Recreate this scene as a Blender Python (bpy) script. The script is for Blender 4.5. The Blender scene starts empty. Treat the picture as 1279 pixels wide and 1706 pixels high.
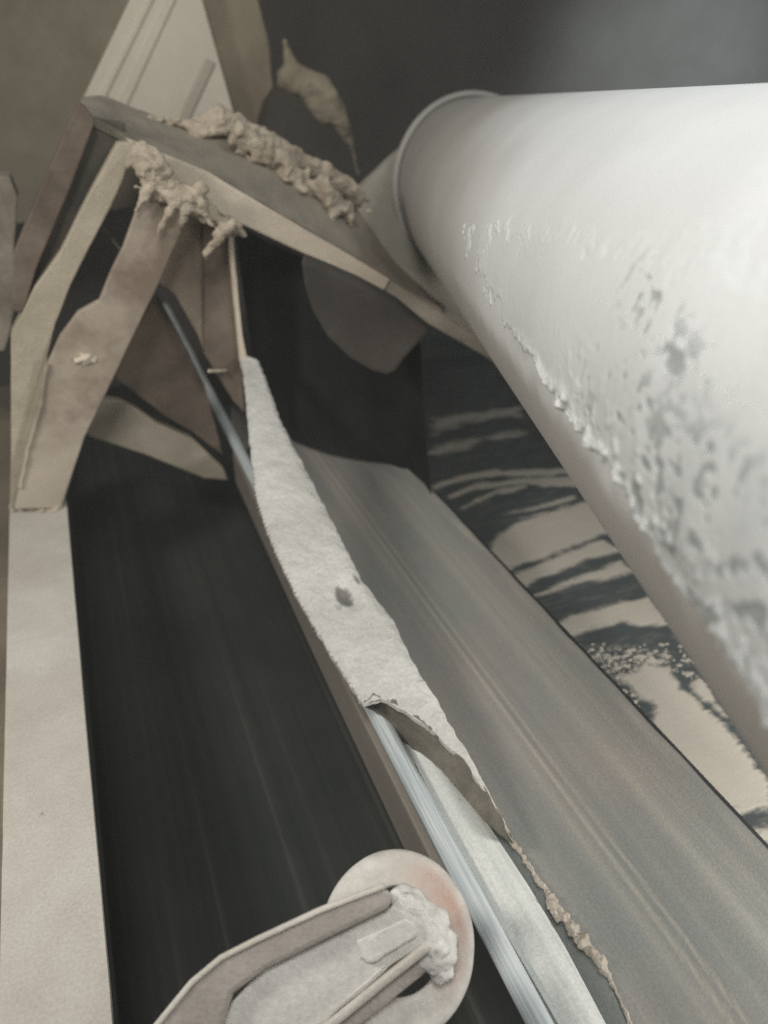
import bpy, bmesh, math, random
import numpy as np
from mathutils import Vector, Matrix, noise

S = bpy.context.scene
C = S.collection
random.seed(4)
HAZE = 0.019
EYE = 1.3                                  # camera height above the floor
# ------------------------------------------------------------------ camera
PITCH, YAW = math.radians(30.2924), math.radians(21.5485)
FOC, CX, CY = 1289.0, 639.5, 853.0
Fw = Vector((math.sin(YAW)*math.cos(PITCH), math.cos(YAW)*math.cos(PITCH), -math.sin(PITCH)))
Rt = Vector((math.cos(YAW), -math.sin(YAW), 0))
Up = Rt.cross(Fw)
cam = bpy.data.cameras.new('camera')
cam.sensor_fit = 'VERTICAL'; cam.sensor_height = 36.0; cam.lens = FOC/1706*36.0
cam.clip_start = 0.01; cam.clip_end = 60
co = bpy.data.objects.new('camera', cam); C.objects.link(co)
m = Matrix((Rt, Up, -Fw)).transposed().to_4x4(); m.translation = Vector((0, 0, EYE))
co.matrix_world = m
cam.dof.use_dof = True; cam.dof.focus_distance = 0.85; cam.dof.aperture_fstop = 3.2
S.camera = co
# ------------------------------------------------------------------ world, lamps, exposure
w = bpy.data.worlds.new('World'); S.world = w; w.use_nodes = True
w.node_tree.nodes['Background'].inputs[0].default_value = (0.85, 0.86, 0.83, 1)
w.node_tree.nodes['Background'].inputs[1].default_value = 0.16

def lamp(name, kind, loc, target, power, col, size=0.3, spot=60, blend=0.8):
    l = bpy.data.lights.new(name, kind); l.energy = power; l.color = col
    if kind == 'AREA': l.shape = 'DISK'; l.size = size
    if kind == 'SPOT': l.spot_size = math.radians(spot); l.spot_blend = blend; l.shadow_soft_size = size
    o = bpy.data.objects.new(name, l); C.objects.link(o)
    o.location = Vector(loc) + Vector((0, 0, EYE))
    d = Vector(target) - Vector(loc)
    o.rotation_euler = d.to_track_quat('-Z', 'Y').to_euler()
    return o
lamp('work_lamp', 'AREA', (-0.17, -0.20, 0.95), (0.35, 0.85, -0.6), 15.5, (1.0, 0.99, 0.965), 0.45)
lamp('duct_lamp', 'AREA', (1.25, 0.55, 0.95), (0.75, 0.6, 0.0), 7.0, (0.91, 0.97, 1.0), 0.35)
lamp('warm_fill', 'AREA', (-1.05, 0.70, 0.50), (0.6, 1.2, -0.7), 15.0, (1.0, 0.95, 0.88), 0.35)  # unseen warm fill added at the left
lamp('deck_fill', 'AREA', (1.0, -0.05, -0.50), (0.85, 1.1, -0.97), 8.0, (1.0, 0.98, 0.94), 0.22)  # unseen fill added below the duct to brighten the deck
lamp('panel_fill', 'SPOT', (0.0, 1.2, 0.9), (0.30, 2.4, 0.1), 36, (1.0, 0.93, 0.80), 0.1, 60, 1.0)  # unseen spot added to give the ribbed panel its brightness gradient
lamp('wall_lamp', 'SPOT', (2.7, 1.6, 0.9), (3.1, 3.6, -0.32), 360, (0.80, 0.95, 1.0), 0.2, 56, 1.0)

S.view_settings.view_transform = 'Standard'; S.view_settings.look = 'None'
S.view_settings.exposure = 0.0; S.view_settings.gamma = 1.0
S.render.filter_size = 2.9
S.cycles.use_denoising = False
S.cycles.max_bounces = 6
S.cycles.sample_clamp_indirect = 0.8; S.cycles.sample_clamp_direct = 4.0
S.cycles.use_adaptive_sampling = False

# ------------------------------------------------------------------ helpers: rays onto real planes (camera-relative heights)
def ray(u, v): return Fw + Rt*((u-CX)/FOC) - Up*((v-CY)/FOC)
def at_y(u, v, y): d = ray(u, v); return d*(y/d.y)
def at_z(u, v, z): d = ray(u, v); return d*(z/d.z)
def at_d(u, v, dist): return ray(u, v)*dist
def W(p): return Vector((p[0], p[1], p[2] + EYE))

def tag(o, label=None, cat=None, group=None, kind=None):
    if label: o['label'] = label
    if cat: o['category'] = cat
    if group: o['group'] = group
    if kind: o['kind'] = kind
    return o
def link(name, me, mat, parent=None, smooth=True):
    if smooth:
        for p in me.polygons: p.use_smooth = True
    if mat: me.materials.append(mat)
    o = bpy.data.objects.new(name, me); C.objects.link(o)
    if parent: o.parent = parent; o.matrix_parent_inverse = parent.matrix_world.inverted()
    return o
def thing(name, loc, label, cat, group=None):
    o = bpy.data.objects.new(name, None); C.objects.link(o); o.location = W(loc)
    o.empty_display_size = 0.05
    bpy.context.view_layer.update()
    return tag(o, label, cat, group)

def dense(pts, seg, jit=0.0, seed=0.0, closed=True):
    out = []; n = len(pts)
    for i in range(n if closed else n-1):
        a, b = pts[i], pts[(i+1) % n]; L = (b-a).length
        k = max(1, int(L/seg))
        for j in range(k):
            p = a.lerp(b, j/k)
            if jit: p = p + noise.noise_vector(p*(0.45/seg) + Vector((seed, 3, 1)))*jit
            out.append(p)
    if not closed: out.append(pts[-1])
    return out

def slab(name, pts, off, mat, parent=None, seg=0.0, jit=0.0, bevel=0.003, seed=0.0):
    """solid plate: outline pts (camera-relative), pushed through by the vector off"""
    P = [Vector(p) for p in pts]
    if seg: P = dense(P, seg, jit, seed)
    bm = bmesh.new(); off = Vector(off)
    a = [bm.verts.new(W(p)) for p in P]; b = [bm.verts.new(W(p+off)) for p in P]
    n = len(a)
    bm.faces.new(a); bm.faces.new(list(reversed(b)))
    for i in range(n): bm.faces.new((a[(i+1) % n], a[i], b[i], b[(i+1) % n]))
    bmesh.ops.recalc_face_normals(bm, faces=bm.faces)
    me = bpy.data.meshes.new(name); bm.to_mesh(me); bm.free()
    o = link(name, me, mat, parent, smooth=False)
    if bevel:
        md = o.modifiers.new('bevel', 'BEVEL'); md.width = bevel; md.segments = 2; md.limit_method = 'ANGLE'; md.angle_limit = math.radians(50)
    return o

def box(name, x0, x1, y0, y1, z0, z1, mat, parent=None, bevel=0.004):
    return slab(name, [(x0, y0, z1), (x1, y0, z1), (x1, y1, z1), (x0, y1, z1)], (0, 0, z0-z1), mat, parent, 0, 0, bevel)

def resample(pts, n):
    P = [Vector(p) for p in pts]; L = [0]
    for i in range(1, len(P)): L.append(L[-1] + (P[i]-P[i-1]).length)
    out = []
    for k in range(n):
        s = L[-1]*k/(n-1); i = 1
        while i < len(L)-1 and L[i] < s: i += 1
        t = (s-L[i-1])/max(1e-9, L[i]-L[i-1]); out.append(P[i-1].lerp(P[i], min(1, max(0, t))))
    return out

def grid_solid(name, rows, off, mat, parent=None, smooth=True):
    """closed solid from a grid of points (rows x columns), its underside moved by off"""
    off = Vector(off); nr, nc = len(rows), len(rows[0])
    top = [W(p) for r in rows for p in r]; bot = [p+off for p in top]
    N = len(top); F = []
    ix = lambda i, j: i*nc+j
    for i in range(nr-1):
        for j in range(nc-1):
            F.append((ix(i, j), ix(i, j+1), ix(i+1, j+1), ix(i+1, j)))
            F.append((N+ix(i+1, j), N+ix(i+1, j+1), N+ix(i, j+1), N+ix(i, j)))
    ring = [ix(0, j) for j in range(nc)] + [ix(i, nc-1) for i in range(1, nr)] + [ix(nr-1, j) for j in range(nc-2, -1, -1)] + [ix(i, 0) for i in range(nr-2, 0, -1)]
    for k in range(len(ring)):
        p, q = ring[k], ring[(k+1) % len(ring)]
        F.append((q, p, N+p, N+q))
    me = bpy.data.meshes.new(name); me.from_pydata([tuple(p) for p in top+bot], [], F); me.update()
    bm = bmesh.new(); bm.from_mesh(me); bmesh.ops.recalc_face_normals(bm, faces=bm.faces); bm.to_mesh(me); bm.free()
    o = link(name, me, mat, parent, smooth)
    if smooth: me.set_sharp_from_angle(angle=math.radians(50))
    return o

def ribbon(name, left, right, nr, nc, off, mat, parent=None, disp=None):
    L, Rr = resample(left, nr), resample(right, nr)
    rows = []
    for i in range(nr):
        r = []
        for j in range(nc):
            t = j/(nc-1); p = L[i].lerp(Rr[i], t)
            if disp: p = p + disp(p, i/(nr-1), t)
            r.append(p)
        rows.append(r)
    return grid_solid(name, rows, off, mat, parent)

def tube(name, path, rad, mat, parent=None, n=20, caps=True):
    P = [Vector(p) for p in path]; rr = rad if isinstance(rad, (list, tuple)) else [rad]*len(P)
    bm = bmesh.new(); rings = []
    for i, p in enumerate(P):
        t = (P[min(i+1, len(P)-1)] - P[max(i-1, 0)]).normalized()
        a = t.cross(Vector((0.03, 0.02, 1))).normalized(); b = a.cross(t)
        rings.append([bm.verts.new(W(p + (a*math.cos(2*math.pi*k/n) + b*math.sin(2*math.pi*k/n))*rr[i])) for k in range(n)])
    for i in range(len(rings)-1):
        for k in range(n): bm.faces.new((rings[i][k], rings[i][(k+1) % n], rings[i+1][(k+1) % n], rings[i+1][k]))
    if caps: bm.faces.new(rings[0]); bm.faces.new(rings[-1])
    bmesh.ops.recalc_face_normals(bm, faces=bm.faces)
    me = bpy.data.meshes.new(name); bm.to_mesh(me); bm.free()
    o = link(name, me, mat, parent)
    me.set_sharp_from_angle(angle=math.radians(50))
    return o

def caked(name, blobs, voxel, mat, parent=None, amp=0.35, freq=60.0, fine=0.0012, soft=5):
    """caked dust: many displaced balls fused into one lumpy skin"""
    bm = bmesh.new()
    for c, r in blobs:
        c = Vector(c); res = bmesh.ops.create_icosphere(bm, subdivisions=2, radius=1.0)
        for v in res['verts']:
            d = v.co.normalized(); k = 1 + amp*noise.noise(d*1.7 + c*40)
            v.co = W(c + d*r*k)
    me = bpy.data.meshes.new(name); bm.to_mesh(me); bm.free()
    t = bpy.data.objects.new('raw', me); C.objects.link(t)
    md = t.modifiers.new('fuse', 'REMESH'); md.mode = 'VOXEL'; md.voxel_size = voxel
    sm = t.modifiers.new('soften', 'SMOOTH'); sm.factor = 0.5; sm.iterations = soft
    dg = bpy.context.evaluated_depsgraph_get()
    me2 = bpy.data.meshes.new_from_object(t.evaluated_get(dg)); bpy.data.objects.remove(t)
    me2.name = name
    nn = [v.normal.copy() for v in me2.vertices]
    for v, n_ in zip(me2.vertices, nn):
        v.co += n_*(noise.noise(v.co*freq*0.6)*voxel*1.6 + noise.fractal(v.co*freq*1.6, 0.8, 2.0, 3)*voxel*0.5 + noise.noise(v.co*400)*fine*0.6)
    me2.materials.clear()
    return link(name, me2, mat, parent)

def path_blobs(pts, r, step, jit, seed):
    rnd = random.Random(seed); out = []
    P = dense([Vector(p) for p in pts], step, closed=False)
    for p in P:
        out.append((p + Vector((rnd.uniform(-jit, jit), rnd.uniform(-jit, jit), rnd.uniform(-jit, jit))), r*rnd.uniform(0.55, 1.3)))
    return out
def crumbs(pts, n, spread, r0, r1, seed, up=0.0):
    rnd = random.Random(seed); P = resample(pts, 60); out = []
    for k in range(n):
        p = P[rnd.randrange(60)] + Vector((rnd.gauss(0, spread), rnd.gauss(0, spread*0.6), rnd.gauss(up, spread*0.6)))
        out.append((p, r0 + (r1-r0)*rnd.random()**2))
    return out
def drip(pts, r, seed):
    rnd = random.Random(seed); P = resample(pts, 14)
    return [(p + Vector((rnd.gauss(0, r*0.22), rnd.gauss(0, r*0.2), rnd.gauss(0, r*0.15))), r*(1.15-0.55*k/13)*rnd.uniform(0.8, 1.2)) for k, p in enumerate(P)]

# vectorised value noise for the large dusty surfaces
def vnoise(x, y, z):
    xi, yi, zi = np.floor(x), np.floor(y), np.floor(z)
    fx, fy, fz = x-xi, y-yi, z-zi
    fx, fy, fz = [f*f*(3-2*f) for f in (fx, fy, fz)]
    def h(a, b, c):
        s = np.sin(a*127.1 + b*311.7 + c*74.7)*43758.5453
        return s - np.floor(s)
    r = 0
    for dx in (0, 1):
        for dy in (0, 1):
            for dz in (0, 1):
                wgt = (fx if dx else 1-fx)*(fy if dy else 1-fy)*(fz if dz else 1-fz)
                r = r + wgt*h(xi+dx, yi+dy, zi+dz)
    return r*2-1
def fbm(x, y, z, f, octv=4):
    r = 0; a = 1.0; s = 0
    for k in range(octv):
        r = r + a*vnoise(x*f+k*17.3, y*f+k*5.1, z*f+k*9.7); s += a; a *= 0.5; f *= 2.03
    return r/s
def sstep(a, b, x):
    t = np.clip((x-a)/(b-a), 0, 1); return t*t*(3-2*t)

# ------------------------------------------------------------------ materials
def nodes(name):
    mt = bpy.data.materials.new(name); mt.use_nodes = True
    return mt, mt.node_tree.nodes, mt.node_tree.links, mt.node_tree.nodes['Principled BSDF']
def noise_node(N, L, vec, scale, detail=4, rough=0.6, stretch=None):
    if stretch:
        mp = N.new('ShaderNodeMapping'); mp.inputs['Scale'].default_value = stretch; L.new(vec, mp.inputs['Vector']); vec = mp.outputs[0]
    n = N.new('ShaderNodeTexNoise'); n.inputs['Scale'].default_value = scale; n.inputs['Detail'].default_value = detail; n.inputs['Roughness'].default_value = rough
    L.new(vec, n.inputs['Vector']); return n.outputs['Fac']
def ramp(N, L, fac, stops):
    r = N.new('ShaderNodeValToRGB'); e = r.color_ramp.elements
    e[0].position, e[0].color = stops[0][0], (*stops[0][1], 1)
    e[1].position, e[1].color = stops[-1][0], (*stops[-1][1], 1)
    for p, c in stops[1:-1]:
        x = e.new(p); x.color = (*c, 1)
    L.new(fac, r.inputs[0]); return r.outputs['Color']
def mix(N, L, fac, a, b, mode='MIX'):
    n = N.new('ShaderNodeMix'); n.data_type = 'RGBA'; n.blend_type = mode
    if isinstance(fac, float): n.inputs[0].default_value = fac
    else: L.new(fac, n.inputs[0])
    for s, v in ((6, a), (7, b)):
        if isinstance(v, tuple): n.inputs[s].default_value = (*v, 1)
        else: L.new(v, n.inputs[s])
    return n.outputs[2]
def bump(N, L, b, hs, strength=0.5, dist=0.004):
    add = None
    for h, k in hs:
        mu = N.new('ShaderNodeMath'); mu.operation = 'MULTIPLY'; L.new(h, mu.inputs[0]); mu.inputs[1].default_value = k
        if add is None: add = mu.outputs[0]
        else:
            ad = N.new('ShaderNodeMath'); ad.operation = 'ADD'; L.new(add, ad.inputs[0]); L.new(mu.outputs[0], ad.inputs[1]); add = ad.outputs[0]
    n = N.new('ShaderNodeBump'); n.inputs['Strength'].default_value = strength; n.inputs['Distance'].default_value = dist
    L.new(add, n.inputs['Height']); L.new(n.outputs[0], b.inputs['Normal'])

def dusty(name, lo, hi, scale=6.0, rough=0.9, bs=0.5, bd=0.004, fine=260.0, speck=None, stretch=None, lim=(0.35, 0.65), spec=0.25, attr=None):
    mt, N, L, b = nodes(name)
    v = N.new('ShaderNodeTexCoord').outputs['Object']
    n1 = noise_node(N, L, v, scale, 5, 0.62, stretch)
    col = ramp(N, L, n1, [(lim[0], lo), (lim[1], hi)])
    n2 = noise_node(N, L, v, fine, 3, 0.7)
    g = ramp(N, L, n2, [(0.3, (0.86, 0.86, 0.86)), (0.7, (1.08, 1.08, 1.08))])
    col = mix(N, L, 1.0, col, g, 'MULTIPLY')
    if speck:
        n3 = noise_node(N, L, v, 34, 3, 0.7)
        sm = ramp(N, L, n3, [(speck[1], (0, 0, 0)), (speck[1]+0.07, (1, 1, 1))])
        col = mix(N, L, sm, col, speck[0])
    if attr:
        at = N.new('ShaderNodeAttribute'); at.attribute_name = attr[0]; col = mix(N, L, at.outputs['Fac'], col, attr[1])
    L.new(col, b.inputs['Base Color']); b.inputs['Roughness'].default_value = rough
    b.inputs['Specular IOR Level'].default_value = spec
    n4 = noise_node(N, L, v, 45, 4, 0.6)
    bump(N, L, b, [(n2, 0.35), (n4, 0.8)], bs, bd)
    return mt

M = {}
M['channel'] = dusty('channel_dust', (0.44, 0.405, 0.35), (0.535, 0.505, 0.455), 5, bs=0.35, speck=((0.30, 0.27, 0.23), 0.68))
M['brown'] = dusty('brown_dust', (0.17, 0.135, 0.10), (0.26, 0.21, 0.16), 7, bs=0.4)
M['brace'] = dusty('brace_dust', (0.25, 0.185, 0.14), (0.40, 0.335, 0.265), 6, bs=0.45, lim=(0.38, 0.62))
def brace_mat():
    mt, N, L, b = nodes('brace_dust_low')
    v = N.new('ShaderNodeTexCoord').outputs['Object']; sx = N.new('ShaderNodeSeparateXYZ'); L.new(v, sx.inputs[0])
    n1 = noise_node(N, L, v, 8, 5, 0.65); n2 = noise_node(N, L, v, 260, 3, 0.7)
    brown = ramp(N, L, n1, [(0.38, (0.20, 0.155, 0.115)), (0.62, (0.36, 0.305, 0.24))])
    mr = N.new('ShaderNodeMapRange'); L.new(sx.outputs['Z'], mr.inputs[0]); mr.inputs[1].default_value = ZLO+0.24; mr.inputs[2].default_value = ZLO+0.04; mr.inputs[3].default_value = -0.25; mr.inputs[4].default_value = 1.0
    ad = N.new('ShaderNodeMath'); ad.operation = 'MULTIPLY_ADD'; L.new(n1, ad.inputs[0]); ad.inputs[1].default_value = 1.6; ad.inputs[2].default_value = -0.8
    a2 = N.new('ShaderNodeMath'); a2.use_clamp = True; L.new(mr.outputs[0], a2.inputs[0]); L.new(ad.outputs[0], a2.inputs[1])
    c = mix(N, L, a2.outputs[0], brown, (0.47, 0.41, 0.33))
    L.new(c, b.inputs['Base Color']); b.inputs['Roughness'].default_value = 0.9
    bump(N, L, b, [(n2, 0.4), (n1, 1.0)], 0.5, 0.004); return mt
ZLO = 0.53
M['bracelow'] = brace_mat()
M['redbrown'] = dusty('rust_brown', (0.11, 0.085, 0.065), (0.20, 0.158, 0.12), 8, bs=0.3)
M['beige'] = dusty('beige_dust', (0.54, 0.46, 0.36), (0.64, 0.56, 0.45), 8, bs=0.3)
M['dimbeige'] = dusty('settled_beige_dust', (0.34, 0.30, 0.225), (0.46, 0.405, 0.315), 8, bs=0.5)
M['web'] = dusty('grey_green_dust', (0.22, 0.20, 0.16), (0.33, 0.285, 0.225), 9, bs=0.6)
M['caked'] = dusty('caked_dust', (0.32, 0.265, 0.20), (0.54, 0.465, 0.365), 16, bs=1.0, bd=0.007, fine=190)
M['panel'] = dusty('panel_sheet', (0.42, 0.39, 0.33), (0.50, 0.465, 0.40), 3, bs=0.15)
M['panelrib'] = dusty('panel_rib', (0.30, 0.27, 0.225), (0.37, 0.335, 0.28), 3, bs=0.15)
M['green_wall'] = dusty('green_grey_wall', (0.15, 0.135, 0.10), (0.27, 0.24, 0.185), 2, bs=0.2)
M['hopper'] = dusty('hopper_plate', (0.15, 0.125, 0.09), (0.24, 0.205, 0.15), 4, bs=0.4)
M['wall'] = dusty('back_wall', (0.085, 0.075, 0.068), (0.11, 0.10, 0.092), 2, bs=0.2)
M['recess'] = dusty('recess_shade', (0.085, 0.08, 0.065), (0.15, 0.135, 0.11), 9, bs=0.5)  # darker tone puts the shade inside the leg's recess into the colour
M['smear'] = dusty('dust_smear', (0.15, 0.128, 0.09), (0.27, 0.235, 0.175), 10, bs=0.3)
M['void'] = dusty('shade_black', (0.008, 0.010, 0.010), (0.016, 0.018, 0.018), 8, bs=0.3)  # near-black for the added sheet that darkens the belt's far end
M['cover'] = dusty('cover_plate', (0.042, 0.038, 0.034), (0.06, 0.054, 0.048), 4, bs=0.3)
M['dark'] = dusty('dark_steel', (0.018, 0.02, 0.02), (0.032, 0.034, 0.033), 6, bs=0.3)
M['floor'] = dusty('floor_grime', (0.012, 0.014, 0.014), (0.024, 0.026, 0.025), 4, bs=0.3)
M['saddle'] = dusty('saddle_dust', (0.36, 0.335, 0.28), (0.45, 0.42, 0.355), 5, bs=0.3)
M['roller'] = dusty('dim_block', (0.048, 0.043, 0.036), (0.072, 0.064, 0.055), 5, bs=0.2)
M['strip'] = dusty('strip_dust', (0.53, 0.52, 0.485), (0.66, 0.655, 0.62), 9, bs=0.55, bd=0.005, fine=170, speck=((0.45, 0.44, 0.41), 0.655), attr=('pit', (0.20, 0.195, 0.18)))
M['rubber'] = dusty('torn_rubber', (0.16, 0.145, 0.12), (0.24, 0.22, 0.18), 30, bs=0.6)
M['barm'] = dusty('bar_dust', (0.20, 0.18, 0.155), (0.27, 0.245, 0.21), 7, bs=0.3, stretch=(1, 0.15, 1))
M['patch'] = dusty('dust_patch', (0.44, 0.40, 0.335), (0.54, 0.49, 0.42), 6, bs=0.35)
M['deck'] = dusty('deck_paint', (0.052, 0.064, 0.064), (0.085, 0.098, 0.095), 7, bs=0.3, stretch=(0.4, 1.5, 1))
M['white'] = dusty('white_shell', (0.60, 0.63, 0.60), (0.76, 0.77, 0.73), 16, rough=0.45, bs=0.2, stretch=(6, 0.25, 1), spec=0.5)
M['lipm'] = dusty('belt_lip', (0.33, 0.36, 0.345), (0.42, 0.44, 0.41), 10, rough=0.7, bs=0.3, stretch=(3, 0.3, 1))
M['fringe'] = dusty('fringe_dust', (0.36, 0.31, 0.25), (0.56, 0.51, 0.44), 40, bs=0.8)
M['arm'] = dusty('arm_paint', (0.36, 0.325, 0.29), (0.48, 0.44, 0.395), 12, bs=0.4)
M['armfloor'] = dusty('arm_dust', (0.64, 0.63, 0.59), (0.76, 0.745, 0.70), 14, bs=0.35, bd=0.004, fine=230, speck=((0.50, 0.48, 0.45), 0.68))

def rod_mat():
    mt, N, L, b = nodes('polished_rod')
    v = N.new('ShaderNodeTexCoord').outputs['Object']
    n = noise_node(N, L, v, 10, 4, 0.6, (30, 0.6, 30))
    c = ramp(N, L, n, [(0.34, (0.36, 0.43, 0.45)), (0.48, (0.52, 0.57, 0.58)), (0.62, (0.68, 0.71, 0.70))])
    L.new(c, b.inputs['Base Color']); b.inputs['Roughness'].default_value = 0.6; b.inputs['Specular IOR Level'].default_value = 0.3
    bump(N, L, b, [(n, 1.0)], 0.25, 0.002); return mt
M['rod'] = rod_mat()
M['armedge'] = dusty('arm_edge_lit', (0.52, 0.48, 0.42), (0.62, 0.585, 0.53), 20, bs=0.3)  # lighter copy of the arm paint, for rims coloured as if lit

def belt_mat():
    mt, N, L, b = nodes('belt_rubber')
    v = N.new('ShaderNodeTexCoord').outputs['Object']
    n1 = noise_node(N, L, v, 1.0, 5, 0.65, (15, 0.35, 1)); n2 = noise_node(N, L, v, 4, 4, 0.6)
    n3 = noise_node(N, L, v, 1.0, 2, 0.5, (95, 0.35, 1)); n4 = noise_node(N, L, v, 300, 2, 0.6)
    c = ramp(N, L, n1, [(0.34, (0.225, 0.222, 0.212)), (0.52, (0.265, 0.257, 0.242)), (0.70, (0.315, 0.302, 0.28))])
    t = ramp(N, L, n2, [(0.35, (0.90, 0.96, 0.95)), (0.65, (1.08, 1.04, 1.0))])
    c = mix(N, L, 1.0, c, t, 'MULTIPLY')
    s = ramp(N, L, n3, [(0.60, (0, 0, 0)), (0.80, (0.22, 0.22, 0.22))])
    c = mix(N, L, s, c, (0.47, 0.425, 0.35))
    at = N.new('ShaderNodeAttribute'); at.attribute_name = 'wear'
    c = mix(N, L, at.outputs['Fac'], c, (0.42, 0.38, 0.32))
    L.new(c, b.inputs['Base Color']); b.inputs['Roughness'].default_value = 0.72; b.inputs['Specular IOR Level'].default_value = 0.3
    g4 = ramp(N, L, n4, [(0.3, (0.90, 0.90, 0.90)), (0.7, (1.08, 1.08, 1.08))]); c = mix(N, L, 1.0, c, g4, 'MULTIPLY'); L.new(c, b.inputs['Base Color'])
    bump(N, L, b, [(n3, 0.6), (n1, 0.4), (n4, 0.5)], 0.25, 0.003); return mt
M['belt'] = belt_mat()

def return_mat():
    mt, N, L, b = nodes('return_belt_rubber')
    v = N.new('ShaderNodeTexCoord').outputs['Object']
    n1 = noise_node(N, L, v, 1.0, 4, 0.6, (60, 0.4, 1)); n2 = noise_node(N, L, v, 3, 4, 0.6); n4 = noise_node(N, L, v, 350, 2, 0.6)
    c = ramp(N, L, n1, [(0.38, (0.034, 0.039, 0.036)), (0.58, (0.044, 0.048, 0.045)), (0.72, (0.080, 0.080, 0.073))])
    t = ramp(N, L, n2, [(0.3, (0.75, 0.8, 0.8)), (0.7, (1.25, 1.2, 1.15))])
    c = mix(N, L, 1.0, c, t, 'MULTIPLY')
    L.new(c, b.inputs['Base Color']); b.inputs['Roughness'].default_value = 0.75; b.inputs['Specular IOR Level'].default_value = 0.2
    bump(N, L, b, [(n1, 0.8), (n4, 0.4)], 0.2, 0.003); return mt
M['return'] = return_mat()

def attr_mat(name, base, over, attr, fine=220, bs=0.3, rough=0.85, tint=None):
    mt, N, L, b = nodes(name)
    v = N.new('ShaderNodeTexCoord').outputs['Object']
    at = N.new('ShaderNodeAttribute'); at.attribute_name = attr
    n2 = noise_node(N, L, v, fine, 3, 0.7); n1 = noise_node(N, L, v, 5, 4, 0.6)
    c = mix(N, L, at.outputs['Fac'], base, over)
    g = ramp(N, L, n1, [(0.3, (0.93, 0.93, 0.92)), (0.7, (1.05, 1.05, 1.05))])
    c = mix(N, L, 1.0, c, g, 'MULTIPLY')
    L.new(c, b.inputs['Base Color']); b.inputs['Roughness'].default_value = rough; b.inputs['Specular IOR Level'].default_value = 0.25
    bump(N, L, b, [(n2, 1.0)], bs, 0.0015); return mt
M['shell'] = attr_mat('duct_paint', (0.43, 0.41, 0.38), (0.67, 0.68, 0.675), 'dust')
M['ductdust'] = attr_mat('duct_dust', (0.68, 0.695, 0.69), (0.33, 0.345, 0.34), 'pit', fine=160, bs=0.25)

M['deckdust'] = attr_mat('deck_dust', (0.070, 0.082, 0.082), (0.51, 0.465, 0.395), 'dust', fine=240, bs=0.12)

def ring_mat():
    mt, N, L, b = nodes('ring_paint')
    v = N.new('ShaderNodeTexCoord').outputs['Object']
    at = N.new('ShaderNodeAttribute'); at.attribute_name = 'red'
    n1 = noise_node(N, L, v, 28, 5, 0.7); n2 = noise_node(N, L, v, 240, 3, 0.7)
    cream = ramp(N, L, n1, [(0.38, (0.50, 0.475, 0.43)), (0.62, (0.68, 0.66, 0.61))])
    mu = N.new('ShaderNodeMath'); mu.operation = 'MULTIPLY'; L.new(at.outputs['Fac'], mu.inputs[0])
    m2 = ramp(N, L, n1, [(0.37, (0.10, 0.10, 0.10)), (0.54, (1, 1, 1))]); L.new(m2, mu.inputs[1])
    c = mix(N, L, mu.outputs[0], cream, (0.40, 0.215, 0.155))
    L.new(c, b.inputs['Base Color']); b.inputs['Roughness'].default_value = 0.85
    bump(N, L, b, [(n2, 0.5), (n1, 1.0)], 0.6, 0.003); return mt
M['ring'] = ring_mat()

def set_attr(me, name, vals):
    a = me.attributes.new(name, 'FLOAT', 'POINT'); a.data.foreach_set('value', np.asarray(vals, dtype=np.float32))

# ------------------------------------------------------------------ setting
tag(box('floor', -3, 6, -1.5, 5, -1.4, -1.3, M['floor'], bevel=0), 'dark grimy floor under the conveyor', None, None, 'structure')
wl = box('back_wall', -2.5, 6.5, 3.6, 3.7, -1.3, 1.6, M['wall'], bevel=0)
tag(wl, 'dark brown grey wall behind the duct', 'wall')
wp = slab('side_wall', [at_y(-160, -120, 2.75), at_y(330, -120, 2.75), at_y(330, 330, 2.75), at_y(-160, 400, 2.75)], (0, 0.04, 0), M['green_wall'])
tag(wp, 'green grey dusty wall at the upper left behind the steel frame', 'wall')
box('walkway', -1.2, -0.212, -0.2, 2.5, -0.90, -0.86, M['hopper'], bevel=0.002)
tag(bpy.data.objects['walkway'], 'dusty walkway along the outer side of the channel', None, None, 'structure')

# corrugated panel, upper left
cp = thing('corrugated_panel', at_y(260, 60, 2.4), 'pale ribbed sheet panel above the apex of the steel frame', 'panel')
slab('sheet', [at_y(235, -40, 2.4), at_y(326, -40, 2.4), at_y(390, 190, 2.4), at_y(395, 230, 2.4), at_y(235, 262, 2.4), at_y(120, 330, 2.4), at_y(60, 330, 2.4)], (0, 0.02, 0), M['panel'], cp)
for (a, b_, wd, mk) in (((300, -40), (190, 200), 22, 'panel'), ((352, 100), (292, 230), 20, 'panelrib'), ((268, -40), (140, 220), 16, 'panel')):
    p, q = Vector((a[0], a[1], 0)), Vector((b_[0], b_[1], 0)); n_ = Vector((-(q-p).y, (q-p).x, 0)).normalized()*wd/2
    slab('rib', [at_y(*(p+n_)[:2], 2.394), at_y(*(p-n_)[:2], 2.394), at_y(*(q-n_)[:2], 2.394), at_y(*(q+n_)[:2], 2.394)], (0, 0.012, 0), M[mk], cp, bevel=0.006)
hp = slab('hopper_plate', [at_y(325, -40, 2.5), at_y(420, -40, 2.5), at_y(445, 60, 2.5), at_y(455, 150, 2.5), at_y(490, 260, 2.5), at_y(380, 240, 2.5), at_y(370, 170, 2.5)], (0, 0.03, 0), M['hopper'], None, 0.03, 0.006)
tag(hp, 'brown dusty plate to the right of the pale ribbed panel', 'plate')

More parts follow.
